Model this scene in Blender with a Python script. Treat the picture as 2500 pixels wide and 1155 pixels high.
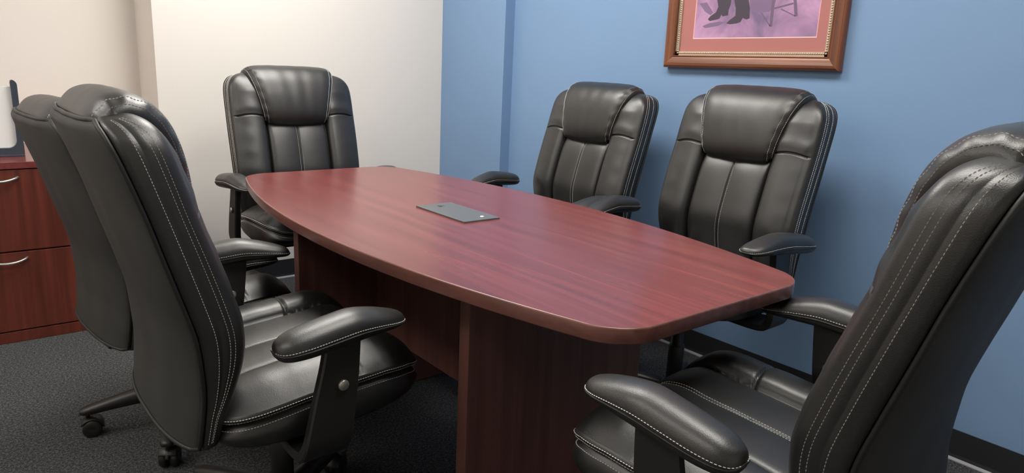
import bpy, bmesh, math, random
import numpy as np
from mathutils import Matrix, Vector

for o in list(bpy.data.objects):
    bpy.data.objects.remove(o)
scene = bpy.context.scene
COL = scene.collection
PI = math.pi
random.seed(4)

# ------------------------------------------------------------------ camera
CAM_H = 1.155
cam_d = bpy.data.cameras.new('camera')
cam_d.sensor_width = 36.0
cam_d.lens = 24.779
cam_d.clip_start = 0.02
cam = bpy.data.objects.new('camera', cam_d)
COL.objects.link(cam)
r_ = Vector((0.7772854, -0.6276082, 0.0439927))
u_ = Vector((0.1148721, 0.2103210, 0.9708602))
f_ = Vector((0.6185724, 0.7495819, -0.2355741))
m = Matrix((r_, u_, -f_)).transposed().to_4x4()
m.translation = (0, 0, CAM_H)
cam.matrix_world = m
scene.camera = cam

# ------------------------------------------------------------------ world, exposure
w = bpy.data.worlds.new('world')
scene.world = w
w.use_nodes = True
w.node_tree.nodes['Background'].inputs[0].default_value = (0.9, 0.95, 1.0, 1)
w.node_tree.nodes['Background'].inputs[1].default_value = 0.05
vs = scene.view_settings
vs.view_transform = 'Standard'
vs.look = 'None'
vs.gamma = 1.0
vs.use_curve_mapping = False
vs.exposure = 0.0

# ceiling troffers: (centre x, centre y, half x, half y, emission strength)
CEIL = 2.5
TROFFERS = [(1.20, 2.45, 0.30, 0.60, 20.0), (1.20, 0.75, 0.30, 0.60, 14.0), (-1.0, 2.45, 0.30, 0.60, 11.0), (-1.0, 0.75, 0.30, 0.60, 8.0)]

# ------------------------------------------------------------------ helpers
def new_obj(name, me, mat, parent=None):
    o = bpy.data.objects.new(name, me)
    COL.objects.link(o)
    if mat is not None and me is not None and len(me.materials) == 0:
        me.materials.append(mat)
    if parent is not None:
        o.parent = parent
    return o

def mesh(name, verts, faces, smooth=True, mat=None):
    me = bpy.data.meshes.new(name)
    me.from_pydata([tuple(map(float, v)) for v in verts], [], faces)
    me.update()
    if smooth:
        me.polygons.foreach_set('use_smooth', [True] * len(me.polygons))
    if mat:
        me.materials.append(mat)
    return me

def bm_mesh(name, bm, mat=None, smooth=False):
    bmesh.ops.recalc_face_normals(bm, faces=bm.faces[:])
    me = bpy.data.meshes.new(name)
    bm.to_mesh(me)
    bm.free()
    if smooth:
        me.polygons.foreach_set('use_smooth', [True] * len(me.polygons))
    if mat:
        me.materials.append(mat)
    return me

def bm_box(bm, x0, x1, y0, y1, z0, z1, bevel=0.0, seg=2):
    r = bmesh.ops.create_cube(bm, size=1.0)
    vs_ = r['verts']
    for v in vs_:
        v.co = ((x0 + x1) / 2 + v.co.x * (x1 - x0), (y0 + y1) / 2 + v.co.y * (y1 - y0), (z0 + z1) / 2 + v.co.z * (z1 - z0))
    if bevel:
        es = list({e for v in vs_ for e in v.link_edges})
        bmesh.ops.bevel(bm, geom=es, offset=bevel, segments=seg, profile=0.6, affect='EDGES')

def box_mesh(name, x0, x1, y0, y1, z0, z1, bevel=0.0, mat=None, seg=2):
    bm = bmesh.new()
    bm_box(bm, x0, x1, y0, y1, z0, z1, bevel, seg)
    return bm_mesh(name, bm, mat)

def loft(rings, closed=True, cap0=True, cap1=True):
    """rings: list of equal-length point lists -> verts, faces"""
    n = len(rings[0])
    verts = [p for r in rings for p in r]
    faces = []
    for i in range(len(rings) - 1):
        for j in range(n if closed else n - 1):
            k = (j + 1) % n
            faces.append((i * n + j, i * n + k, (i + 1) * n + k, (i + 1) * n + j))
    if cap0:
        faces.append(tuple(range(n - 1, -1, -1)))
    if cap1:
        faces.append(tuple(range((len(rings) - 1) * n, len(rings) * n)))
    return verts, faces

def fix_normals(me):
    bm = bmesh.new()
    bm.from_mesh(me)
    bmesh.ops.remove_doubles(bm, verts=bm.verts[:], dist=1e-6)
    bmesh.ops.recalc_face_normals(bm, faces=bm.faces[:])
    bm.to_mesh(me)
    bm.free()
    return me

def crv(tab, t):
    """Catmull-Rom through the rows of tab, t in 0..1"""
    tab = np.asarray(tab, float)
    n = len(tab) - 1
    x = min(max(t, 0.0), 1.0) * n
    i = min(int(x), n - 1)
    f = x - i
    p0 = tab[max(i - 1, 0)]; p1 = tab[i]; p2 = tab[i + 1]; p3 = tab[min(i + 2, n)]
    return 0.5 * (2 * p1 + (p2 - p0) * f + (2 * p0 - 5 * p1 + 4 * p2 - p3) * f * f + (3 * p1 - p0 - 3 * p2 + p3) * f ** 3)

def tube(path, r, n=8, closed=False):
    P = [Vector(p) for p in path]
    rings = []
    N = len(P)
    up = Vector((0.13, 0.31, 0.94)).normalized()
    for i, p in enumerate(P):
        a = P[(i - 1) % N] if (closed or i > 0) else p
        b = P[(i + 1) % N] if (closed or i < N - 1) else p
        t = (b - a).normalized()
        s = t.cross(up)
        if s.length < 0.2:
            s = t.cross(Vector((1, 0, 0)))
        s.normalize()
        q = s.cross(t)
        rr = r[i] if isinstance(r, (list, tuple)) else r
        rings.append([tuple(p + s * (rr * math.cos(2 * PI * k / n)) + q * (rr * math.sin(2 * PI * k / n))) for k in range(n)])
    if closed:
        rings.append(rings[0])
        return loft(rings, True, False, False)
    return loft(rings)

def revolve(prof, n=24, axis='z', origin=(0, 0, 0)):
    rings = []
    for r, h in prof:
        ring = []
        for k in range(n):
            a = 2 * PI * k / n
            c, s = r * math.cos(a), r * math.sin(a)
            if axis == 'z': q = (c, s, h)
            elif axis == 'y': q = (c, h, s)
            else: q = (h, c, s)
            ring.append((q[0] + origin[0], q[1] + origin[1], q[2] + origin[2]))
        rings.append(ring)
    return loft(rings)

def join_geo(parts):
    V, F = [], []
    for v, f in parts:
        o = len(V)
        V += list(v)
        F += [tuple(i + o for i in q) for q in f]
    return V, F

def stitches(lines, pitch=0.0056, length=0.0040, hw=0.00085, lift=0.0007):
    """lines: list of (points, normals); small thread dashes lying on the surface"""
    V, F = [], []
    for P, Nn in lines:
        P = np.asarray(P, float); Nn = np.asarray(Nn, float)
        seg = np.linalg.norm(np.diff(P, axis=0), axis=1)
        cum = np.r_[0, np.cumsum(seg)]
        L = cum[-1]
        k = int(L / pitch)
        if k < 1: continue
        for i in range(k):
            c = (i + 0.5) * L / k
            ab = []
            for d in (c - length / 2, c + length / 2):
                ab.append(np.array([np.interp(d, cum, P[:, j]) for j in range(3)]))
            nn = np.array([np.interp(c, cum, Nn[:, j]) for j in range(3)])
            nn /= np.linalg.norm(nn) + 1e-9
            t = ab[1] - ab[0]; t /= np.linalg.norm(t) + 1e-9
            s = np.cross(t, nn)
            o = len(V)
            mid = (ab[0] + ab[1]) / 2
            for q, wdt, hgt in ((ab[0], 0.55, -0.2), (mid, 1.0, 1.0), (ab[1], 0.55, -0.2)):
                V.append(q + s * hw * wdt + nn * (-0.0006))
                V.append(q + nn * (lift * (1 + hgt)))
                V.append(q - s * hw * wdt + nn * (-0.0006))
            for g in (0, 3):
                F.append((o + g, o + g + 3, o + g + 4, o + g + 1))
                F.append((o + g + 1, o + g + 4, o + g + 5, o + g + 2))
            F.append((o, o + 1, o + 2)); F.append((o + 8, o + 7, o + 6))
    return V, F

def tag(o, label=None, cat=None, group=None, kind=None):
    if label: o['label'] = label
    if cat: o['category'] = cat
    if group: o['group'] = group
    if kind: o['kind'] = kind
    return o

def empty(name, loc=(0, 0, 0), rz=0.0):
    o = bpy.data.objects.new(name, None)
    o.empty_display_size = 0.1
    COL.objects.link(o)
    o.location = loc
    o.rotation_euler = (0, 0, rz)
    return o

# ------------------------------------------------------------------ materials
class NT:
    def __init__(self, name):
        self.m = bpy.data.materials.new(name)
        self.m.use_nodes = True
        self.t = self.m.node_tree
        self.b = self.t.nodes['Principled BSDF']
    def n(self, typ, **kw):
        nd = self.t.nodes.new(typ)
        for k, v in kw.items():
            if k in nd.inputs: nd.inputs[k].default_value = v
            else: setattr(nd, k, v)
        return nd
    def l(self, a, b): self.t.links.new(a, b)
    def set(self, **kw):
        for k, v in kw.items():
            self.b.inputs[k.replace('_', ' ')].default_value = v
        return self
    def coords(self, scale=(1, 1, 1), kind='Object'):
        tc = self.n('ShaderNodeTexCoord')
        mp = self.n('ShaderNodeMapping')
        mp.inputs['Scale'].default_value = scale
        self.l(tc.outputs[kind], mp.inputs['Vector'])
        return mp.outputs['Vector']
    def noise(self, vec, scale, detail=4.0, rough=0.55, dist=0.0):
        nd = self.n('ShaderNodeTexNoise')
        nd.inputs['Scale'].default_value = scale
        nd.inputs['Detail'].default_value = detail
        nd.inputs['Roughness'].default_value = rough
        nd.inputs['Distortion'].default_value = dist
        self.l(vec, nd.inputs['Vector'])
        return nd.outputs['Fac']
    def ramp(self, fac, stops):
        nd = self.n('ShaderNodeValToRGB')
        el = nd.color_ramp.elements
        while len(el) < len(stops): el.new(0.5)
        for e, (p, c) in zip(el, stops):
            e.position = p
            e.color = (*c, 1)
        self.l(fac, nd.inputs['Fac'])
        return nd.outputs['Color']
    def bump(self, h, strength=0.2, dist=0.01, prev=None):
        nd = self.n('ShaderNodeBump')
        nd.inputs['Strength'].default_value = strength
        nd.inputs['Distance'].default_value = dist
        self.l(h, nd.inputs['Height'])
        if prev is not None: self.l(prev, nd.inputs['Normal'])
        return nd.outputs['Normal']

def rgb(r, g, b):
    f = lambda c: (c / 255 / 12.92) if c / 255 <= 0.04045 else ((c / 255 + 0.055) / 1.055) ** 2.4
    return (f(r), f(g), f(b))

def plain(name, col, rough=0.5, metal=0.0, spec=0.5):
    t = NT(name)
    t.set(Base_Color=(*col, 1), Roughness=rough, Metallic=metal, Specular_IOR_Level=spec)
    return t.m

def leather_mat():
    t = NT('black_leather')
    v = t.coords()
    n1 = t.noise(v, 7.0, 3, 0.5)
    t.l(t.ramp(n1, [(0.3, (0.0095, 0.0094, 0.0091)), (0.7, (0.0135, 0.0133, 0.0128))]), t.b.inputs['Base Color'])
    rr = t.n('ShaderNodeMapRange')
    t.l(n1, rr.inputs['Value'])
    rr.inputs['To Min'].default_value = 0.37
    rr.inputs['To Max'].default_value = 0.45
    t.l(rr.outputs['Result'], t.b.inputs['Roughness'])
    big = t.noise(v, 22.0, 2, 0.5, 0.6)
    b1 = t.bump(big, 0.10, 0.004)
    vor = t.n('ShaderNodeTexVoronoi')
    vor.inputs['Scale'].default_value = 620.0
    t.l(v, vor.inputs['Vector'])
    b2 = t.bump(vor.outputs['Distance'], 0.12, 0.0012, b1)
    t.l(b2, t.b.inputs['Normal'])
    t.set(Specular_IOR_Level=0.85)
    return t.m

def wood_mat(name, dark, light, along='y', rough=0.3, grain=1.0, coat=0.0):
    t = NT(name)
    sc = {'y': (24, 0.9, 24), 'z': (24, 24, 0.9), 'x': (0.9, 24, 24)}[along]
    v = t.coords(sc)
    n1 = t.noise(v, 1.5, 2, 0.5, 0.3)
    v2 = t.coords(tuple(2.4 * s for s in sc))
    n2 = t.noise(v2, 2.2, 2, 0.5, 0.1)
    mx = t.n('ShaderNodeMix', data_type='FLOAT')
    mx.inputs[0].default_value = 0.18
    t.l(n1, mx.inputs[2]); t.l(n2, mx.inputs[3])
    c = t.ramp(mx.outputs[0], [(0.34, dark), (0.5, tuple((a + b) / 2 for a, b in zip(dark, light))), (0.64, light)])
    t.l(c, t.b.inputs['Base Color'])
    t.set(Roughness=rough)
    if grain: t.l(t.bump(n2, 0.006 * grain, 0.001), t.b.inputs['Normal'])
    return t.m

def wall_mat(name, col, var=0.03):
    t = NT(name)
    v = t.coords()
    n1 = t.noise(v, 1.4, 3, 0.5)
    t.l(t.ramp(n1, [(0.3, tuple(c * (1 - var) for c in col)), (0.7, tuple(c * (1 + var) for c in col))]), t.b.inputs['Base Color'])
    n2 = t.noise(v, 230.0, 3, 0.6)
    t.l(t.bump(n2, 0.12, 0.002), t.b.inputs['Normal'])
    t.set(Roughness=0.55, Specular_IOR_Level=0.35)
    return t.m

def carpet_mat():
    t = NT('grey_carpet')
    v = t.coords()
    n1 = t.noise(v, 330.0, 3, 0.7)
    n2 = t.noise(v, 140.0, 2, 0.6)
    mx = t.n('ShaderNodeMix', data_type='FLOAT')
    mx.inputs[0].default_value = 0.4
    t.l(n1, mx.inputs[2]); t.l(n2, mx.inputs[3])
    c = t.ramp(mx.outputs[0], [(0.36, (0.014, 0.0144, 0.0152)), (0.5, (0.062, 0.0638, 0.067)), (0.63, (0.20, 0.204, 0.21))])
    t.l(c, t.b.inputs['Base Color'])
    t.l(t.bump(mx.outputs[0], 0.9, 0.006), t.b.inputs['Normal'])
    t.set(Roughness=0.95, Specular_IOR_Level=0.1)
    return t.m

def print_mat():
    t = NT('lilac_print')
    v = t.coords((1, 1, 1))
    n1 = t.noise(v, 7.0, 4, 0.55, 0.4)
    t.l(t.ramp(n1, [(0.32, rgb(120, 102, 134)), (0.5, rgb(162, 128, 162)), (0.66, rgb(190, 148, 184))]), t.b.inputs['Base Color'])
    t.set(Roughness=0.5, Specular_IOR_Level=0.3)
    return t.m

LEATHER = leather_mat()
def rear_vinyl():
    t = NT('matte_rear_vinyl')
    v = t.coords()
    n1 = t.noise(v, 9.0, 3, 0.5)
    t.l(t.ramp(n1, [(0.3, (0.030, 0.0296, 0.0280)), (0.7, (0.038, 0.0375, 0.0355))]), t.b.inputs['Base Color'])
    t.l(t.bump(t.noise(v, 700.0, 2, 0.6), 0.15, 0.001), t.b.inputs['Normal'])
    t.set(Roughness=0.6, Specular_IOR_Level=0.4)
    return t.m
REAR_VINYL = rear_vinyl()
THREAD = plain('white_thread', (0.62, 0.60, 0.57), 0.7)
PIPING = plain('black_piping', (0.012, 0.012, 0.0115), 0.5)
PLASTIC = plain('black_plastic', (0.014, 0.0138, 0.013), 0.42)
STEEL = plain('brushed_nickel', (0.52, 0.50, 0.45), 0.38, 0.85)
CHROME = plain('dark_steel', (0.18, 0.18, 0.18), 0.35, 0.9)
TOP_WOOD = wood_mat('mahogany_top', rgb(105, 50, 49), rgb(124, 62, 59), 'y', 0.25, 0.0)
EDGE_WOOD = wood_mat('mahogany_edge', rgb(108, 70, 63), rgb(126, 83, 75), 'y', 0.24, 0.5)
LEG_WOOD = wood_mat('mahogany_panel', rgb(90, 58, 52), rgb(110, 72, 64), 'z', 0.40)
CAB_WOOD = wood_mat('cabinet_mahogany', rgb(80, 36, 27), rgb(108, 50, 37), 'z', 0.40)
FRAME_WOOD = wood_mat('frame_walnut', rgb(92, 52, 34), rgb(140, 84, 54), 'y', 0.36)
FRAME_WOOD_Z = wood_mat('frame_walnut_upright', rgb(92, 52, 34), rgb(140, 84, 54), 'z', 0.36)
BLUE = wall_mat('blue_paint', (0.195, 0.315, 0.505))
WHITE = wall_mat('cream_paint', (0.82, 0.775, 0.72), 0.012)
CEILM = wall_mat('ceiling_white', (0.78, 0.77, 0.74), 0.02)
CARPET = carpet_mat()
VINYL = plain('black_vinyl_base', (0.022, 0.023, 0.026), 0.42)
TOE_HIGHLIGHT = plain('vinyl_toe_highlight', (0.30, 0.30, 0.33), 0.45)  # painted highlight along the black vinyl toe
BEAD = plain('champagne_bead', (0.55, 0.45, 0.34), 0.4, 0.55)
MAT_PINK = plain('pink_mat_board', rgb(174, 116, 112), 0.75, 0, 0.2)
MAT_BEVEL = plain('mat_bevel', rgb(245, 190, 184), 0.7, 0, 0.2)
PRINT = print_mat()
INK = plain('print_dark', rgb(74, 66, 78), 0.5, 0, 0.3)
INK2 = plain('print_mid', rgb(112, 94, 118), 0.5, 0, 0.3)
INK3 = plain('print_shadow', rgb(126, 104, 134), 0.5, 0, 0.3)
PLATE = plain('grey_plate', (0.10, 0.105, 0.11), 0.40)
BLACK = plain('black_void', (0.004, 0.004, 0.004), 0.6)
SIGN_DARK = plain('slate_plastic', (0.045, 0.055, 0.075), 0.35)
SIGN_WHITE = plain('white_panel', (0.82, 0.82, 0.80), 0.5)

# ------------------------------------------------------------------ the room
XW = 2.398      # blue wall plane
YB = 3.546      # white wall plane
YA = 3.874      # alcove wall plane
XR = 0.804      # corner where the white wall steps forward
X0, Y0 = -1.9, -1.7

def structure(name, me):
    o = new_obj(name, me, None)
    o['kind'] = 'structure'
    return o
structure('floor', box_mesh('floor', X0 - .1, XW + .12, Y0 - .1, YA + .12, -0.06, 0.0, mat=CARPET))
structure('ceiling', box_mesh('ceiling', X0 - .1, XW + .12, Y0 - .1, YA + .12, CEIL, CEIL + 0.06, mat=CEILM))
structure('wall_right', box_mesh('wall_right', XW, XW + .12, Y0, YB, 0, CEIL, mat=BLUE))
structure('wall_column', box_mesh('wall_column', 2.337, XW, 2.964, YB, 0, CEIL, mat=BLUE))
structure('wall_back', box_mesh('wall_back', XR, XW + .12, YB, YA + .12, 0, CEIL, mat=WHITE))
structure('wall_alcove', box_mesh('wall_alcove', X0, XR, YA, YA + .12, 0, CEIL, mat=WHITE))
structure('wall_left', box_mesh('wall_left', X0 - .1, X0, Y0, YA + .12, 0, CEIL, mat=WHITE))
structure('wall_front', box_mesh('wall_front', X0 - .1, XW + .12, Y0 - .1, Y0, 0, CEIL, mat=WHITE))

def cove_base(name, p0, p1, nrm):
    """vinyl cove base: thin strip with a flared toe, from p0 to p1, nrm points into the room"""
    prof = [(0, 0.1), (0.003, 0.1), (0.0035, 0.02), (0.006, 0.010), (0.013, 0.003), (0.013, 0.0), (0, 0)]
    rings = []
    for p in (p0, p1):
        rings.append([(p[0] + nrm[0] * d, p[1] + nrm[1] * d, z) for d, z in prof])
    v, f = loft(rings)
    o = structure(name, fix_normals(mesh(name, v, f, False, VINYL)))
    # pale strip over the toe: the light it catches, painted as colour
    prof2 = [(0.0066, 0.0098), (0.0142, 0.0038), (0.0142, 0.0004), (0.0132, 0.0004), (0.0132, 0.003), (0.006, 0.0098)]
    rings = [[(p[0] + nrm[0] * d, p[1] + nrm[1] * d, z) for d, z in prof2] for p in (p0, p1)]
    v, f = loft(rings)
    new_obj('base_toe_highlight', fix_normals(mesh('base_toe_highlight', v, f, False, TOE_HIGHLIGHT)), None, o)
cove_base('baseboard_right', (XW, Y0), (XW, 2.964), (-1, 0))
cove_base('baseboard_column', (2.337, 2.964), (2.337, YB), (-1, 0))
cove_base('baseboard_step', (XW, 2.964), (2.337, 2.964), (0, -1))
cove_base('baseboard_back', (XR, YB), (2.337, YB), (0, -1))
cove_base('baseboard_return', (XR, YA), (XR, YB), (-1, 0))
cove_base('baseboard_alcove', (X0, YA), (XR, YA), (0, -1))

# ceiling light troffers (real lamps, above the frame)
for i, (cx, cy, hx, hy, st) in enumerate(TROFFERS):
    t = NT('lamp_diffuser_%d' % i)
    t.set(Base_Color=(0.9, 0.9, 0.88, 1), Roughness=0.5)
    t.b.inputs['Emission Color'].default_value = (1.0, 0.962, 0.90, 1)
    t.b.inputs['Emission Strength'].default_value = st
    root = empty('ceiling_light', (cx, cy, CEIL - 0.02))
    tag(root, ['recessed white ceiling light panel above the table end by the white wall', 'recessed white ceiling light panel above the table end opposite the white wall', 'recessed white ceiling light panel in front of the file cabinet alcove', 'recessed white ceiling light panel away from both table and cabinet'][i], 'ceiling light', 'ceiling light panels')
    bm = bmesh.new()
    fr = 0.022
    for a in ((-hx - fr, -hx, -hy - fr, hy + fr), (hx, hx + fr, -hy - fr, hy + fr), (-hx, hx, -hy - fr, -hy), (-hx, hx, hy, hy + fr)):
        bm_box(bm, *a, -0.006, 0.02)
    new_obj('frame', bm_mesh('troffer_frame', bm, CEILM), None, root)
    new_obj('diffuser', box_mesh('diffuser', -hx, hx, -hy, hy, 0.0, 0.012, mat=t.m), None, root)

# ------------------------------------------------------------------ conference table
TZ = 0.735
TX, TY = 1.130, 1.628
HL, WE, WM, CR = 0.913, 0.287, 0.430, 0.075
def table_outline(inset=0.0):
    a, we, wm, r = HL, WE, WM, CR
    n = 26
    q = []
    for i in range(n):
        y = (a - r) * i / (n - 1)
        q.append((wm - (wm - we) * (y / a) ** 2, y))
    b0 = np.array(q[-1]); b2 = np.array((we - r, a)); c = np.array((we + 0.004, a))
    for i in range(1, 14):
        t = i / 14
        wt = 0.7071
        den = (1 - t) ** 2 + 2 * wt * t * (1 - t) + t * t
        q.append(tuple(((1 - t) ** 2 * b0 + 2 * wt * t * (1 - t) * c + t * t * b2) / den))
    for i in range(8):
        q.append(((we - r) * (1 - i / 7), a))
    q2 = [(-x, y) for x, y in q[:-1]][::-1]
    h = q + q2
    h = h + [(x, -y) for x, y in h[1:-1]][::-1]
    P = np.array(h)
    if inset:
        nx = np.roll(P, -1, 0) - np.roll(P, 1, 0)
        nn = np.stack([nx[:, 1], -nx[:, 0]], 1)
        nn /= np.linalg.norm(nn, axis=1)[:, None] + 1e-9
        s = np.sign((nn * P).sum(1))[:, None]
        P = P - nn * s * inset
    return P
table = empty('conference_table', (TX, TY, 0))
tag(table, 'boat-shaped mahogany conference table with panel legs on grey carpet', 'table')
def ring_at(inset, z): return [(x, y, z) for x, y in table_outline(inset)]
TH = 0.030
v, f = loft([ring_at(0.0035, TZ - 0.0004), ring_at(0.003, TZ)], True, False, True)
v, f = loft([ring_at(0.0030, TZ)], True, False, True)
top = new_obj('tabletop', fix_normals(mesh('tabletop', *loft([ring_at(0.0028, TZ - 0.006), ring_at(0.0028, TZ)], True, True, True), False, TOP_WOOD)), None, table)
prof = [(0.0030, TZ), (0.0018, TZ - 0.0003), (0.0007, TZ - 0.0012), (0.0, TZ - 0.0036), (0.0, TZ - TH + 0.003), (0.0008, TZ - TH + 0.0008), (0.003, TZ - TH), (0.05, TZ - TH)]
v, f = loft([ring_at(i_, z) for i_, z in prof], True, False, True)
new_obj('edge_band', fix_normals(mesh('edge_band', v, f, True, EDGE_WOOD)), None, table)
for yy in (1.150, 2 * TY - 1.150 - 0.036):
    lp = new_obj('leg_panel', box_mesh('leg_panel', -0.288, 0.288, yy - TY, yy - TY + 0.036, 0.004, TZ - TH, 0.0012, LEG_WOOD), None, table)
    for sx in (-0.25, 0.25):
        new_obj('glide', fix_normals(mesh('glide', *revolve([(0.012, 0.0), (0.012, 0.006)], 12, 'z', (sx, yy - TY + 0.018, 0.0)), False, PLASTIC)), None, lp)
new_obj('stretcher_panel', box_mesh('stretcher_panel', -0.013, 0.013, 1.186 - TY, 2 * TY - 1.186 - TY, 0.24, TZ - TH, 0.001, LEG_WOOD), None, table)
# power / cable access plate in the top
plate = new_obj('cable_plate', box_mesh('cable_plate', 1.081 - TX, 1.204 - TX, 1.516 - TY, 1.763 - TY, TZ - 0.002, TZ + 0.0045, 0.0012, PLATE), None, table)
plate['label'] = 'grey rectangular cable access plate'
bm = bmesh.new()
v_ = [bm.verts.new((x - TX, y - TY, TZ + 0.0048)) for x, y in ((1.135, 1.735), (1.158, 1.722), (1.133, 1.712))]
bm.faces.new(v_)
new_obj('notch', bm_mesh('notch', bm, BLACK), None, plate)
v, f = revolve([(0.0062, 0.0), (0.0062, 0.0022), (0.0045, 0.0036), (0.0, 0.0040)], 16, 'z', (1.160 - TX, 1.541 - TY, TZ + 0.0045))
new_obj('lock_button', fix_normals(mesh('lock_button', v, f, True, plain('white_metal', (0.85, 0.85, 0.85), 0.25, 0.3))), None, plate)

# ------------------------------------------------------------------ office chair (all meshes shared by the six chairs)
# local frame: +x forward, +y to the sitter's left, z up;  (v, u) below = (forward, sideways)
BK = [(-.205, .452, -.246, .450, .236), (-.192, .505, -.241, .505, .246), (-.172, .56, -.237, .56, .253), (-.157, .62, -.240, .62, .259),
      (-.156, .675, -.247, .68, .262), (-.172, .74, -.266, .75, .263), (-.195, .815, -.288, .825, .264), (-.221, .893, -.311, .905, .264),
      (-.242, .965, -.333, .972, .263), (-.256, 1.012, -.347, 1.012, .259), (-.268, 1.040, -.356, 1.036, .248), (-.284, 1.059, -.361, 1.050, .230),
      (-.306, 1.070, -.360, 1.058, .203), (-.322, 1.074, -.356, 1.064, .165)]
GUT = 0.128
def bk_frame(s):
    fv, fz, rv, rz, ww = crv(BK, s)
    F = np.array([fv, fz]); R = np.array([rv, rz])
    D = np.linalg.norm(F - R)
    return R, (F - R) / D, D, ww, fz
def bk_relief(u, s, wi, fz):
    au = abs(u)
    fade = min(1.0, max(0.0, (1.06 - fz) / 0.06)) * min(1, max(0, (fz - .44) / .06))
    if au > GUT:
        t = min(1.0, (au - GUT) / (wi - GUT + 1e-6))
        r = 0.017 * max(0.0, math.sin(PI * min(1, t ** 0.75))) ** 0.75
    else:
        t = au / GUT
        r = 0.009 * max(0.0, math.sin(PI * t)) ** 0.6
        # the panels dive under the head pillow
        r -= 0.020 * math.exp(-max(0.0, .872 - fz) / .022)
    r -= 0.007 * math.exp(-((au - GUT) / 0.012) ** 2) + 0.016 * math.exp(-((au - GUT) / 0.0038) ** 2) + 0.0035 * math.exp(-(au / 0.0025) ** 2)
    if au > GUT:
        t2 = (au - GUT) / (wi - GUT + 1e-6)
        zs = .897 + .012 * math.sin(PI * t2)
        r -= 0.007 * math.exp(-((fz - zs) / .0026) ** 2)
        r += 0.004 * math.exp(-((fz - zs - .03) / .02) ** 2)
        # small wrinkles across the bolsters
        r += 0.0006 * math.sin(fz * 95 + 9 * u) * math.exp(-((t2 - .8) / .25) ** 2)
    return r * fade
def bk_pt(s, u, q):
    R, d, D, ww, fz = bk_frame(s)
    p = R + d * q
    return np.array([p[0], u, p[1]])
def bk_side(s, y, sgn):
    """y 0 = front corner of the side band, 1 = rear piping"""
    R, d, D, ww, fz = bk_frame(s)
    r = min(.022, .42 * D); r2 = .008
    q = (D - r) + (r2 - (D - r)) * y
    return bk_pt(s, sgn * (ww + .004 * math.sin(PI * y) - 0.0025 * math.exp(-((y - .42) / .04) ** 2)), q)
def bk_front(s, x):
    R, d, D, ww, fz = bk_frame(s)
    r = min(.022, .42 * D)
    u = (ww - r) * x
    return bk_pt(s, u, D + bk_relief(u, s, ww - r, fz))
def bk_corner(s, a, sgn):
    R, d, D, ww, fz = bk_frame(s)
    r = min(.022, .42 * D)
    return bk_pt(s, sgn * (ww - r + r * math.sin(a)), D - r + r * math.cos(a))
def bk_rear(s, x):
    R, d, D, ww, fz = bk_frame(s)
    bul = .022 + .013 * (1 - s) - .014 * max(0, (s - .8) / .2)
    e = max(0.0, 1 - abs(x) ** 2.6)
    fold = .0009 * math.sin(11 * x + 3 * s) * math.sin(9 * s) * e
    return bk_pt(s, (ww - .006) * x, -.001 - bul * e ** .7 - fold)
def norm_of(fn, a, b, ea=1e-3, eb=1e-3, out=None):
    p = fn(a, b)
    d1 = fn(a + ea, b) - fn(a - ea, b)
    d2 = fn(a, b + eb) - fn(a, b - eb)
    n = np.cross(d1, d2)
    n /= np.linalg.norm(n) + 1e-12
    if out is not None and n @ np.asarray(out) < 0: n = -n
    return p, n

def u_samples(wi):
    cl = [-.014, -.010, -.0072, -.005, -.0032, -.0016, 0, .0016, .0032, .005, .0072, .010, .014]
    half = [.0015, .003, .005, .008] + list(np.linspace(.014, GUT - .020, 14)) + [GUT + c for c in cl] + list(np.linspace(GUT + .020, wi, 18))
    return [-a for a in half[::-1]] + [0.0] + half
SLIST = list(np.linspace(0, 1, 121))
SLIST = sorted(SLIST + [a for a in np.linspace(.505, .60, 66)])
rings = []
for s in SLIST:
    ring = []
    ring += [bk_side(s, y, -1) for y in (1, .8, .6, .5, .44, .40, .34, .2, 0)]
    ring += [bk_corner(s, a, -1) for a in np.radians((68, 45, 22))]
    fr_ = bk_frame(s)
    wi_ = fr_[3] - min(.022, .42 * fr_[2])
    if wi_ > GUT + .03:
        ring += [bk_front(s, a / wi_) for a in u_samples(wi_)]
    else:
        ring += [bk_front(s, a / (GUT + .03)) for a in u_samples(GUT + .03)]
    ring += [bk_corner(s, a, 1) for a in np.radians((22, 45, 68))]
    ring += [bk_side(s, y, 1) for y in (0, .2, .34, .40, .44, .5, .6, .8, 1)]
    rings.append(ring)
# close the bottom and the top
def shrink(ring, k, dz):
    c = np.mean(ring, axis=0)
    return [c + (p - c) * np.array([k, k, k]) + np.array([0, 0, dz]) for p in ring]
rings = [shrink(rings[0], .5, -.008), shrink(rings[0], .94, -.006)] + rings + [shrink(rings[-1], .8, .001)]
v, f = loft(rings, True, True, True)
ME_BACK = fix_normals(mesh('backrest', v, f, True, LEATHER))
rings = []
for i in range(61):
    s = .004 + .93 * i / 60
    rings.append([bk_rear(s, math.sin(PI / 2 * (-1 + 2 * k / 36))) for k in range(37)])
v, f = loft(rings, False, False, False)
ME_REAR = fix_normals(mesh('rear_panel', v, f, True, REAR_VINYL))
PIPE_PATH = [bk_pt(s, -(bk_frame(s)[3] - .002), .002) for s in np.linspace(.01, .925, 50)]
PIPE_PATH += [bk_rear(.934, x) + np.array([-.001, 0, .001]) for x in np.linspace(-.96, .96, 24)]
PIPE_PATH += [bk_pt(s, bk_frame(s)[3] - .002, .002) for s in np.linspace(.925, .01, 50)]
PIPE_PATH += [bk_rear(.006, x) + np.array([-.001, 0, -.001]) for x in np.linspace(.96, -.96, 24)]
ME_PIPE = fix_normals(mesh('piping', *tube(PIPE_PATH, .0042, 8, True), True, PIPING))

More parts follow.
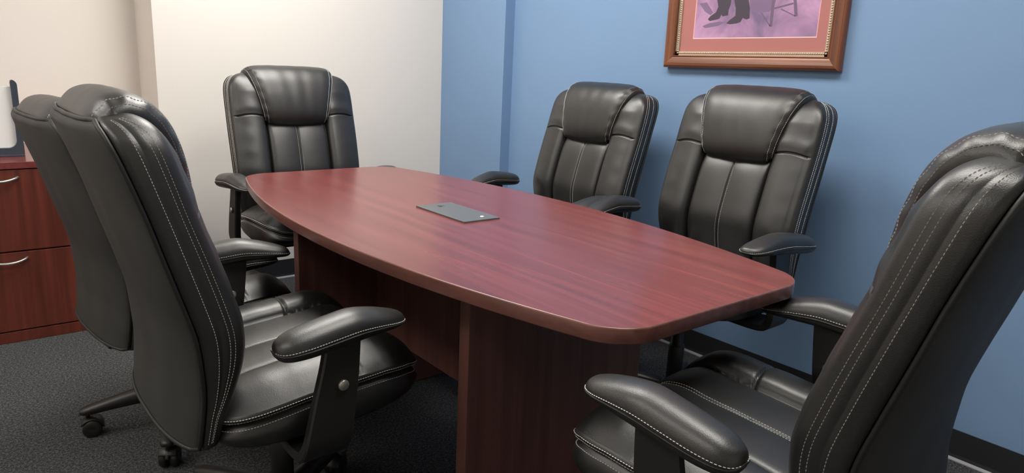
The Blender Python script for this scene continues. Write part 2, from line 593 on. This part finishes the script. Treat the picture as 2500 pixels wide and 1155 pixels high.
# backrest stitching
lines = []
SS = np.linspace(.02, .90, 90)
for sg in (-1, 1):
    for y in (.0, .17, .55):
        P, N_ = [], []
        for s in SS:
            p, n = norm_of(lambda a, b: bk_side(a, b, sg), s, min(max(y, .01), .99), out=(0, sg, 0))
            P.append(p); N_.append(n)
        lines.append((P, N_))
for sg in (-1, 1):
    P, N_ = [], []
    for s in np.linspace(.12, .555, 60):
        p, n = norm_of(bk_front, s, sg * .028, out=(1, 0, 0))
        P.append(p); N_.append(n)
    lines.append((P, N_))
ME_BST = mesh('back_stitching', *stitches(lines), False, THREAD)

# head pillow, wrapped over the top
PP = [(-.240, .874, .128), (-.216, .862, .130), (-.197, .880, .134), (-.192, .912, .139), (-.199, .960, .148), (-.213, 1.010, .160),
      (-.234, 1.054, .172), (-.266, 1.087, .181), (-.305, 1.101, .187), (-.340, 1.093, .192), (-.363, 1.068, .197), (-.369, 1.052, .199)]
def pil(t, x):
    a = crv(PP, t)
    b0 = crv(PP, t - .01) if t > .01 else crv(PP, 0.0)
    b1 = crv(PP, t + .01) if t < .99 else crv(PP, 1.0)
    tg = (b1 - b0)[:2]; tg /= np.linalg.norm(tg) + 1e-9
    n = np.array([tg[1], -tg[0]])   # outward (forward at the front, up at the top, back at the rear)
    ax = min(abs(x), 1.0)
    th = .038
    off = -th * (1 - max(0.0, 1 - ax ** 7) ** (1 / 2.4))
    off += .0035 * (1 - x * x) * math.sin(PI * t)                       # crown
    off += .0006 * math.sin(16 * x + 2.5 * t) * math.sin(PI * min(1, t * 1.1)) * (1 - ax ** 2)   # soft drape folds
    off += .0015 * math.sin(t * 75 + 3 * x) * math.exp(-((ax - .9) / .06) ** 2)   # puckers along the seam
    uu = x * (a[2] + .004 * math.sin(PI * t))
    dz = -.010 * (1 - x * x) * max(0.0, 1 - t / .22)
    return np.array([a[0] + n[0] * off, uu, a[1] + n[1] * off + dz])
rings = []
for i in range(71):
    t = i / 70
    rings.append([pil(t, math.sin(PI / 2 * (-1 + 2 * k / 56))) for k in range(57)])
v, f = loft(rings, False, False, False)
ME_PIL = fix_normals(mesh('head_pillow', v, f, True, LEATHER))
lines = []
for sg in (-1, 1):
    for x in (.885, .968):
        P, N_ = [], []
        for t in np.linspace(.10, .985, 90):
            p, n = norm_of(pil, t, sg * x, out=None)
            a = crv(PP, t)
            o_ = p - np.array([-.30, 0, .99])
            if n @ o_ < 0: n = -n
            P.append(p); N_.append(n)
        lines.append((P, N_))
ME_PST = mesh('pillow_stitching', *stitches(lines), False, THREAD)

# seat
def lin(x, xs, ys): return float(np.interp(x, xs, ys))
def zE(v): return lin(v, [-.22, -.16, -.05, .05, .13, .19, .22, .243], [.502, .510, .524, .533, .538, .536, .528, .514])
def zB(v): return lin(v, [-.22, -.1, 0, .1, .2, .23], [.438, .431, .428, .436, .452, .460])
SV0, SHL, SHW = .012, .230, .268
def so(th, off=0.0, n=6.0):
    c, s = math.cos(th), math.sin(th)
    r = (abs(c) ** n + abs(s) ** n) ** (-1 / n)
    return SV0 + (SHL + off) * c * r, (SHW + off) * s * r
def seat_top(th, k):
    v_, u_ = so(th)
    vv = SV0 + (v_ - SV0) * k
    uu = u_ * k
    au = abs(uu)
    z = zE(vv) + .020 * (1 - k ** 7)
    rel = 0.0
    fr = 1 / (1 + math.exp((vv - .15) / .012))    # gutters die out before the front roll
    if au > GUT:
        t = (au - GUT) / (SHW - GUT)
        rel += .019 * max(0.0, math.sin(PI * min(1, t ** .8))) ** .8
    else:
        rel += .006 * max(0.0, math.sin(PI * au / GUT)) ** .6 - .006
    rel -= (.006 * math.exp(-((au - GUT) / .012) ** 2) + .016 * math.exp(-((au - GUT) / .0048) ** 2)) * fr
    if au > GUT:
        rel -= .007 * math.exp(-((vv - .072 - .03 * (au - GUT)) / .0035) ** 2)
        rel += .0004 * math.sin(vv * 90 + 8 * uu)
    rel += .006 * math.exp(-((vv - .16) / .04) ** 2)
    return np.array([vv, uu, z + rel * (1 - k ** 10)])
NT_ = 320
ths = [2 * PI * i / NT_ for i in range(NT_)]
ks = [math.sin(PI / 2 * i / 72) for i in range(1, 73)]
rings = [[seat_top(th, k) for th in ths] for k in ks]
def seat_ring(off, fz):
    out = []
    for th in ths:
        a, b = so(th, off)
        out.append((a, b, fz(a)))
    return out
rings = [[seat_top(th, .0008) for th in ths]] + rings
rings += [seat_ring(.0035, lambda a: zE(a) - .005), seat_ring(.004, lambda a: zE(a) - .009), seat_ring(.001, lambda a: zE(a) - .014), seat_ring(-.012, lambda a: zE(a) - .017)]
v, f = loft(rings, True, True, True)
ME_SEAT = fix_normals(mesh('seat', v, f, True, LEATHER))
rings = [seat_ring(-.014, lambda a: zE(a) - .016), seat_ring(-.009, lambda a: zE(a) - .023), seat_ring(-.003, lambda a: zE(a) - .028), seat_ring(.000, lambda a: zE(a) - .032)]
for k in (.25, .5, .75):
    rings.append(seat_ring(.005 * math.sin(PI * k), lambda a, k=k: (zE(a) - .032) * (1 - k) + (zB(a) + .012) * k))
rings += [seat_ring(-.001, lambda a: zB(a) + .010), seat_ring(-.008, lambda a: zB(a) + .002), seat_ring(-.03, lambda a: zB(a)), seat_ring(-.12, lambda a: zB(a) - .004)]
v, f = loft(rings, True, True, True)
ME_SBASE = fix_normals(mesh('seat_base', v, f, True, LEATHER))
lines = []
tt = np.linspace(-.80 * PI, .80 * PI, 220)
def out_n(th):
    a0 = np.array(so(th - .01)); a1 = np.array(so(th + .01))
    d = a1 - a0
    n = np.array([d[1], -d[0]]); n /= np.linalg.norm(n)
    return np.array([n[0], n[1], 0.15])
for off, dz in ((.0040, -.006), (.0020, -.013), (-.0002, -.0305)):
    P, N_ = [], []
    for th in tt:
        a, b = so(th, off)
        P.append((a, b, zE(a) + dz)); N_.append(out_n(th))
    lines.append((P, N_))
for uu in (-.0045, .0045):
    P, N_ = [], []
    for vv in np.linspace(-.16, .205, 60):
        th = math.atan2(uu, vv - SV0) if True else 0
        # locate k along the ray
        a, b = so(th)
        rr = math.hypot(a - SV0, b)
        k = math.hypot(vv - SV0, uu) / rr
        p = seat_top(th, min(k, .995))
        P.append(p); N_.append((0.0, 0, 1))
    lines.append((P, N_))
for sg in (-1, 1):      # rear vertical seam of the seat boxing
    P, N_ = [], []
    th = sg * .80 * PI
    for k in np.linspace(0, 1, 10):
        a, b = so(th, .003 * math.sin(PI * k) + .001)
        P.append((a, b, (zE(a) - .032) * (1 - k) + (zB(a) + .010) * k)); N_.append(out_n(th))
    lines.append((P, N_))
ME_SST = mesh('seat_stitching', *stitches(lines), False, THREAD)

# armrest pad (built for the sitter's left, u > 0)
ARM = [  # v, u, half width, z bottom, z top
    (-.134, .333, .006, .652, .664), (-.131, .333, .018, .645, .672), (-.122, .333, .028, .640, .679), (-.104, .332, .036, .638, .687), (-.07, .330, .040, .639, .694),
    (-.02, .325, .0415, .643, .701), (.025, .320, .042, .647, .7045), (.072, .312, .041, .649, .6955), (.108, .306, .0385, .650, .685), (.130, .301, .032, .650, .677),
    (.143, .298, .022, .651, .671), (.149, .297, .008, .655, .663)]
def arm_pt(t, a):
    v_, u0, hw, zb, zt = crv(ARM, t)
    hw = max(hw, .003); 
    h = max(zt - zb, .006)
    c, s = math.cos(a), math.sin(a)
    zm = zb + .36 * h
    if s >= 0:
        x = math.copysign(abs(c) ** .85, c); z = zm + (zt - zm) * abs(s) ** .9
    else:
        x = math.copysign(abs(c) ** .5, c); z = zm - (zm - zb) * abs(s) ** .8
    return np.array([v_, u0 + hw * x, z])
def arm_geo(sg):
    rings = [[arm_pt(t, 2 * PI * k / 36) * np.array([1, sg, 1]) for k in range(36)] for t in np.linspace(0, 1, 60)]
    return fix_normals(mesh('armrest', *loft(rings), True, LEATHER))
def arm_stitch(sg):
    P, N_ = [], []
    loop = [(t, .12) for t in np.linspace(.02, .985, 90)] + [(t, PI - .12) for t in np.linspace(.985, .02, 90)]
    for t, a in loop:
        p = arm_pt(t, a) * np.array([1, sg, 1])
        v_, u0, hw, zb, zt = crv(ARM, t)
        d = np.array([p[0] - max(-.10, min(.11, p[0])), p[1] - sg * u0, 0.0])
        d /= np.linalg.norm(d) + 1e-9
        P.append(p + d * .0002); N_.append(d + np.array([0, 0, .25]))
    return mesh('arm_stitching', *stitches([(P, N_)]), False, THREAD)
def arm_welt(sg):
    loop = [(t, -.03) for t in np.linspace(.015, .99, 60)] + [(t, PI + .03) for t in np.linspace(.99, .015, 60)]
    return fix_normals(mesh('arm_piping', *tube([arm_pt(t, a) * np.array([1, sg, 1]) for t, a in loop], .0021, 6, True), True, PIPING))
ME_ARM = {sg: arm_geo(sg) for sg in (-1, 1)}
ME_AST = {sg: arm_stitch(sg) for sg in (-1, 1)}
ME_AWL = {sg: arm_welt(sg) for sg in (-1, 1)}
# bracket: flat bar from the pad, curving in below the seat
BR = [(.318, .652, -.030, .042), (.320, .60, -.040, .038), (.322, .54, -.056, .032), (.323, .48, -.070, .024), (.321, .445, -.078, .019),
      (.312, .422, -.082, .016), (.292, .410, -.083, .016), (.24, .407, -.083, .016), (.12, .407, -.075, .014)]
def bracket(sg):
    rings = []
    for i in range(49):
        t = i / 48
        uu, z, v0, v1 = crv(BR, t)
        a = crv(BR, max(0, t - .02)); b = crv(BR, min(1, t + .02))
        tg = np.array([b[0] - a[0], b[1] - a[1]]); tg /= np.linalg.norm(tg)
        n = np.array([-tg[1], tg[0]])
        th = .0115
        ring = []
        for vv, o_ in ((v0 + .003, -1), (v0, -.6), (v0, .6), (v0 + .003, 1), (v1 - .003, 1), (v1, .6), (v1, -.6), (v1 - .003, -1)):
            ring.append((vv, sg * (uu + n[0] * th * o_), z + n[1] * th * o_))
        rings.append(ring)
    return fix_normals(mesh('arm_bracket', *loft(rings), False, PLASTIC))
ME_BRK = {sg: bracket(sg) for sg in (-1, 1)}
KPROF = [(.0085, 0.0), (.0108, .001), (.0112, .005), (.0104, .0072), (.0085, .0082), (0.0004, .0084)]
def knob(sg, side):
    y0 = sg * .3215 + sg * side * .0115
    return fix_normals(mesh('knob', *revolve([(r, y0 + sg * side * h) for r, h in KPROF], 20, 'y', (-.002, 0, .560)), True, STEEL))
ME_KNB = {(sg, sd): knob(sg, sd) for sg in (-1, 1) for sd in (-1, 1)}

# mechanism, column, base
bm = bmesh.new()
bm_box(bm, -.15, .10, -.085, .085, .385, .428, .008)
bm_box(bm, -.23, -.12, -.05, .05, .392, .412, .004)
bm_box(bm, -.245, -.225, -.05, .05, .392, .50, .004)
ME_MECH = bm_mesh('tilt_mechanism', bm, PLASTIC)
ME_LEVER = fix_normals(mesh('lever', *join_geo([tube([(.02, -.08, .40), (.02, -.20, .398), (.02, -.235, .392)], .0045, 8), tube([(.02, -.225, .394), (.02, -.285, .385)], [.008, .010], 10)]), True, PLASTIC))
ME_COL = fix_normals(mesh('gas_column', *revolve([(.026, .10), (.026, .27), (.024, .275), (.020, .278), (.020, .345), (.016, .348), (.016, .40)], 24), True, PLASTIC))
ME_HUB = fix_normals(mesh('base_hub', *revolve([(.02, .085), (.048, .088), (.052, .10), (.050, .125), (.036, .142), (.028, .15), (.0265, .15)], 28), True, PLASTIC))
LG = [(.030, .030, .086, .140), (.08, .027, .088, .138), (.15, .023, .086, .130), (.22, .0205, .080, .115), (.28, .020, .074, .100), (.305, .019, .072, .093), (.318, .013, .073, .088), (.322, .005, .076, .084)]
rings = []
for t in np.linspace(0, 1, 26):
    r, hw, zb, zt = crv(LG, t)
    rings.append([(r, y * hw, zb + (zt - zb) * z) for y, z in ((-1, .12), (-1, .55), (-.86, .82), (-.5, .97), (0, 1), (.5, .97), (.86, .82), (1, .55), (1, .12), (.8, 0), (-.8, 0))])
ME_LEG = fix_normals(mesh('base_leg', *loft(rings), True, PLASTIC))
geo = []
for sg in (-1, 1):
    geo.append(revolve([(.004, sg * .006), (.024, sg * .006), (.0275, sg * .009), (.0275, sg * .022), (.024, sg * .025), (.008, sg * .0255), (.004, sg * .0245)], 22, 'y', (.290, 0, .0275)))
hood = []
for a in np.radians(np.linspace(10, 190, 17)):
    hood.append([(.290 + r * math.cos(a), y, .0275 + r * math.sin(a)) for r, y in ((.020, -.005), (.032, -.005), (.032, .005), (.020, .005))])
geo.append(loft(hood))
hood = []
for a in np.radians(np.linspace(30, 170, 15)):
    hood.append([(.290 + r * math.cos(a), y, .0275 + r * math.sin(a)) for r, y in ((.0295, -.024), (.032, -.022), (.032, .022), (.0295, .024))])
geo.append(loft(hood))
geo.append(revolve([(.006, .050), (.006, .080)], 10, 'z', (.300, 0, 0)))
ME_CAST = fix_normals(mesh('caster', *join_geo(geo), True, PLASTIC))

def chair(loc, yaw, dz, base_ang, label):
    root = empty('office_chair', (loc[0], loc[1], 0), math.radians(yaw))
    tag(root, label, 'chair', 'black leather conference chairs')
    def part(name, me, parent, kind=None, up=True, label=None):
        o = new_obj(name, me, None, parent)
        if up and parent is root: o.location.z = dz
        if kind: o['kind'] = kind
        if label: o['label'] = label
        return o
    b = part('backrest', ME_BACK, root)
    part('rear_panel', ME_REAR, b, label='matte dark grey rear panel')
    part('piping', ME_PIPE, b)
    part('stitching', ME_BST, b, 'stuff', label='dashed white thread stitching')
    hp = part('head_pillow', ME_PIL, root)
    part('stitching', ME_PST, hp, 'stuff', label='dashed white thread stitching')
    s = part('seat', ME_SEAT, root)
    part('seat_base', ME_SBASE, s)
    part('stitching', ME_SST, s, 'stuff', label='dashed white thread stitching')
    for sg in (-1, 1):
        a = part('armrest', ME_ARM[sg], root)
        part('stitching', ME_AST[sg], a, 'stuff', label='dashed white thread stitching')
        part('piping', ME_AWL[sg], a)
        k = part('arm_bracket', ME_BRK[sg], root)
        for sd in (-1, 1):
            part('knob', ME_KNB[(sg, sd)], k, label='round brushed metal knob')
    mch = part('tilt_mechanism', ME_MECH, root)
    part('lever', ME_LEVER, mch)
    part('gas_column', ME_COL, root, up=False)
    part('base_hub', ME_HUB, root, up=False)
    for i in range(5):
        l = part('base_leg', ME_LEG, root, up=False)
        l.rotation_euler = (0, 0, math.radians(base_ang - yaw + 72 * i))
        part('caster', ME_CAST, l)
    return root

chair((1.185, 2.705), -93.5, 0.008, 20, 'black leather office chair at the table end next to the white wall')
chair((1.845, 1.345), 180.8, 0.022, 30, 'black leather office chair between table and blue wall, below the framed picture')
chair((1.885, 2.090), 180.5, 0.0, 10, 'black leather office chair between table and blue wall, close to the boxed wall column')
chair((0.556, 1.500), 0.3, -0.018, 40, 'black leather office chair opposite the blue wall, not the lowered one beside the cabinet')
chair((0.555, 2.245), 5.0, -0.08, 169, 'lowered black leather office chair standing beside the mahogany file cabinet')
chair((1.082, 0.600), 95.8, 0.010, 15, 'black leather office chair at the table end opposite the white wall')

# ------------------------------------------------------------------ file cabinet in the alcove
CX0, CX1, CYF, CYB = -0.30, 0.62, 3.245, 3.866
CTOP = 0.717
cab = empty('file_cabinet', ((CX0 + CX1) / 2, (CYF + CYB) / 2, 0))
tag(cab, 'mahogany two-drawer lateral file cabinet with bow handles in the alcove', 'cabinet')
ox, oy = cab.location.x, cab.location.y
def cbox(name, x0, x1, y0, y1, z0, z1, bev, mat, par=cab):
    return new_obj(name, box_mesh(name, x0 - ox, x1 - ox, y0 - oy, y1 - oy, z0, z1, bev, mat), None, par)
cbox('body', CX0 + .004, CX1 - .004, CYF + .018, CYB, .045, CTOP - .026, .001, CAB_WOOD)
cbox('cabinet_top', CX0, CX1, CYF - .004, CYB, CTOP - .026, CTOP, .002, TOP_WOOD)
cbox('plinth', CX0, CX1, CYF + .001, CYB, 0, .045, .002, CAB_WOOD)
for z0, z1, hz in ((.372, CTOP - .030, .655), (.050, .366, .338)):
    d = cbox('drawer', CX0 + .004, CX1 - .004, CYF, CYF + .017, z0, z1, .0015, CAB_WOOD)
    hx = .158
    path = []
    for k in range(17):
        t = -1 + 2 * k / 16
        path.append((hx + .066 * t - ox, CYF - .005 - .024 * (1 - t * t) ** .8 - oy, hz - .008 + .012 * t * t))
    path[0] = (path[0][0], CYF + .002 - oy, path[0][2]); path[-1] = (path[-1][0], CYF + .002 - oy, path[-1][2])
    rr = [.0045 + .0012 * (1 - abs(-1 + 2 * k / 16)) for k in range(17)]
    h = new_obj('handle', fix_normals(mesh('handle', *tube(path, rr, 10), True, STEEL)), None, d)
    h['label'] = 'bowed brushed metal pull'

# dark U-shaped stand with a white panel, on the cabinet
sx1, syf = 0.268, 3.40
stand = empty('desk_stand', (sx1 - .11, syf + .03, CTOP))
tag(stand, 'dark slate desk stand framing a white panel, on top of the cabinet', 'desk stand')
W_, H_ = .22, .30
out = []
pts = []
rc = .03
# outer contour (clockwise from bottom-left), U frame with rounded inner corners
def arc(cx, cz, r, a0, a1, n=8): return [(cx + r * math.cos(math.radians(a0 + (a1 - a0) * i / n)), cz + r * math.sin(math.radians(a0 + (a1 - a0) * i / n))) for i in range(n + 1)]
hw_ = W_ / 2
outer = [(-hw_, 0), (hw_, 0)] + arc(hw_ - .022, H_ - .022, .022, 0, 70) + [(hw_ - .020, H_ - .004)]
inner_r = [(hw_ - .022, H_ - .012)] + [(hw_ - .021, H_ - .04)] + arc(hw_ - .021 - rc, .034 + rc, rc, 0, -90)
inner_l = [(-x, z) for x, z in inner_r][::-1]
outer_l = [(-x, z) for x, z in (arc(hw_ - .022, H_ - .022, .022, 0, 70) + [(hw_ - .020, H_ - .004)])][::-1]
poly = outer + inner_r + inner_l + outer_l
bm = bmesh.new()
vs0 = [bm.verts.new((x, 0, z)) for x, z in poly]
fc = bm.faces.new(vs0)
ext = bmesh.ops.extrude_face_region(bm, geom=[fc])
for e in ext['geom']:
    if isinstance(e, bmesh.types.BMVert): e.co.y -= .028
new_obj('frame', bm_mesh('stand_frame', bm, SIGN_DARK), None, stand)
new_obj('white_panel', box_mesh('white_panel', -hw_ + .012, hw_ - .012, -.008, -.003, .012, H_ - .028, .001, SIGN_WHITE), None, stand)
new_obj('foot', box_mesh('foot', -hw_, hw_, -.03, .06, 0, .008, .002, SIGN_DARK), None, stand)

# ------------------------------------------------------------------ framed picture on the blue wall
PY0, PY1 = 1.198, 1.941       # right / left end along the wall (y)
PZ0, PZ1 = 1.180, 2.130
pic = empty('framed_picture', (XW, (PY0 + PY1) / 2, PZ0))
tag(pic, 'walnut framed vintage photograph with pink mat hanging on the blue wall', 'picture')
pic.rotation_euler = (math.radians(-0.5), 0, 0)
PW, PH = PY1 - PY0, PZ1 - PZ0
def pl(y, z, x): return (-x, PW / 2 - y, z)      # y measured from the left end, x = distance off the wall
# mitred moulding: profile (distance in from the outer edge, height off the wall)
MP = [(0, .004), (0, .024), (.003, .030), (.009, .0335), (.018, .034), (.028, .031), (.036, .026), (.041, .024), (.044, .026), (.0465, .026), (.0475, .020), (.0475, .006)]
def rail(cor0, cor1, d0, d1, mat, name):
    rings = []
    for (cy, cz), (sy, sz) in ((cor0, d0), (cor1, d1)):
        rings.append([pl(cy + sy * i_, cz + sz * i_, h) for i_, h in MP])
    o = new_obj('frame_rail', fix_normals(mesh(name, *loft(rings), False, mat)), None, pic)
    return o
cs = [((0, 0), (1, 1)), ((PW, 0), (-1, 1)), ((PW, PH), (-1, -1)), ((0, PH), (1, -1))]
for i in range(4):
    a, b = cs[i], cs[(i + 1) % 4]
    rail(a[0], b[0], a[1], b[1], FRAME_WOOD if i % 2 == 0 else FRAME_WOOD_Z, 'frame_rail')
new_obj('backing', box_mesh('backing', -.006, -.002, -PW / 2 + .004, PW / 2 - .004, .004, PH - .004, 0, BLACK), None, pic)
# beaded inner lip: fillet strips plus a row of beads
B0 = .0475
lipg = []
for y0, y1, z0, z1 in ((B0, PW - B0, B0, B0 + .016), (B0, PW - B0, PH - B0 - .016, PH - B0), (B0, B0 + .016, B0, PH - B0), (PW - B0 - .016, PW - B0, B0, PH - B0)):
    x0, x1 = .008, .0155
    vv = [pl(a, b, c) for c in (x0, x1) for a, b in ((y0, z0), (y1, z0), (y1, z1), (y0, z1))]
    lipg.append((vv, [(0, 1, 2, 3), (4, 5, 6, 7), (0, 1, 5, 4), (1, 2, 6, 5), (2, 3, 7, 6), (3, 0, 4, 7)]))
lip = new_obj('bead_lip', fix_normals(mesh('bead_lip', *join_geo(lipg), False, BEAD)), None, pic)
beads = []
bc = B0 + .010
step = .0083
def bead_at(y, z):
    V, F = [], []
    n = 8
    rg = []
    for lat in (0, 28, 55, 80):
        a = math.radians(lat)
        rr, hh = .0040 * math.cos(a), .0036 * math.sin(a)
        rg.append([pl(y + rr * math.cos(2 * PI * k / n), z + rr * math.sin(2 * PI * k / n), .0152 + hh) for k in range(n)])
    beads.append(loft(rg, True, False, True))
ny = int((PW - 2 * bc) / step)
for i in range(ny + 1):
    y = bc + (PW - 2 * bc) * i / ny
    bead_at(y, bc); bead_at(y, PH - bc)
nz = int((PH - 2 * bc) / step)
for i in range(1, nz):
    z = bc + (PH - 2 * bc) * i / nz
    bead_at(bc, z); bead_at(PW - bc, z)
bo = new_obj('beading', fix_normals(mesh('beading', *join_geo(beads), True, BEAD)), None, lip)
bo['kind'] = 'stuff'
# mat board with a window and a pale bevel
MI = .124; MIZ = .112
def frame_strip(y0, y1, z0, z1, iy0, iy1, iz0, iz1, xo, xi):
    o_ = [(y0, z0), (y1, z0), (y1, z1), (y0, z1)]; n_ = [(iy0, iz0), (iy1, iz0), (iy1, iz1), (iy0, iz1)]
    vv = [pl(a, b, xo) for a, b in o_] + [pl(a, b, xi) for a, b in n_]
    return vv, [(i, (i + 1) % 4, 4 + (i + 1) % 4, 4 + i) for i in range(4)]
c1 = (MI, PW - MI + .022, MIZ, PH - MIZ)
v, f = frame_strip(B0 + .010, PW - B0 - .010, B0 + .010, PH - B0 - .010, *c1, .0105, .0105)
new_obj('mat_board', fix_normals(mesh('mat_board', v, f, False, MAT_PINK)), None, pic)
v, f = frame_strip(c1[0], c1[1], c1[2], c1[3], c1[0] + .0028, c1[1] - .0028, c1[2] + .0028, c1[3] - .0028, .0105, .0085)
new_obj('mat_bevel', fix_normals(mesh('mat_bevel', v, f, False, MAT_BEVEL)), None, pic)
vv = [pl(a, b, .0082) for a, b in ((c1[0], c1[2]), (c1[1], c1[2]), (c1[1], c1[3]), (c1[0], c1[3]))]
photo = new_obj('photo_print', mesh('photo_print', vv, [(3, 2, 1, 0)], False, PRINT), None, pic)
shoe1 = [(.0604, .0732), (.0717, .0848), (.0952, .0978), (.103, .1177), (.0953, .1447), (.098, .24), (.165, .24), (.1589, .1422), (.1575, .1225), (.1517, .1062), (.1505, .0847), (.1264, .0819), (.1214, .0887), (.1148, .0755), (.107, .0723), (.0906, .0692), (.0699, .0662)]
shoe2 = [(.1463, .0558), (.1609, .0679), (.183, .0823), (.1814, .1086), (.171, .1417), (.171, .24), (.238, .24), (.232, .1393), (.2423, .1068), (.2453, .0712), (.2323, .0675), (.2159, .0734), (.2081, .0588), (.1909, .0542), (.163, .0522)]
seatp = [(.2378, .1391), (.24, .19), (.35, .19), (.3461, .1348), (.3393, .107), (.3233, .0918), (.2865, .0895), (.2513, .0969), (.2414, .1133)]
bits = [('print_shadow', INK3, .0083, [[(.0379, .0478), (.0667, .0577), (.1164, .0637), (.1416, .0599), (.1103, .0469), (.0518, .0401)], [(.0137, .1342), (.0479, .1364), (.0826, .0981), (.0712, .0882), (.0437, .1025)], seatp]),
        ('print_chair', INK2, .0084, [[(.3288, .1042), (.3288, .19), (.3430, .19), (.3416, .1038), (.3418, .0393), (.3306, .041)], [(.4118, .1323), (.408, .19), (.420, .19), (.424, .1318), (.4361, .0735), (.4242, .0722)],
                              [(.3414, .1054), (.4137, .12), (.4147, .1132), (.3423, .0991)], [(.3689, .1014), (.4272, .0752), (.426, .0722), (.3677, .0974)], [(.2884, .0895), (.2947, .0893), (.3348, .0425), (.3306, .041)]]),
        ('print_boots', INK, .0085, [shoe1, shoe2])]
for nm, mt, xx, polys in bits:
    for P in polys:
        bm = bmesh.new()
        bm.faces.new([bm.verts.new(pl(c1[0] + a, c1[2] + b, xx)) for a, b in P]).normal_update()
        me = bpy.data.meshes.new(nm)
        bmesh.ops.triangulate(bm, faces=bm.faces[:])
        bm.to_mesh(me); bm.free()
        me.materials.append(mt)
        new_obj(nm, me, None, photo)
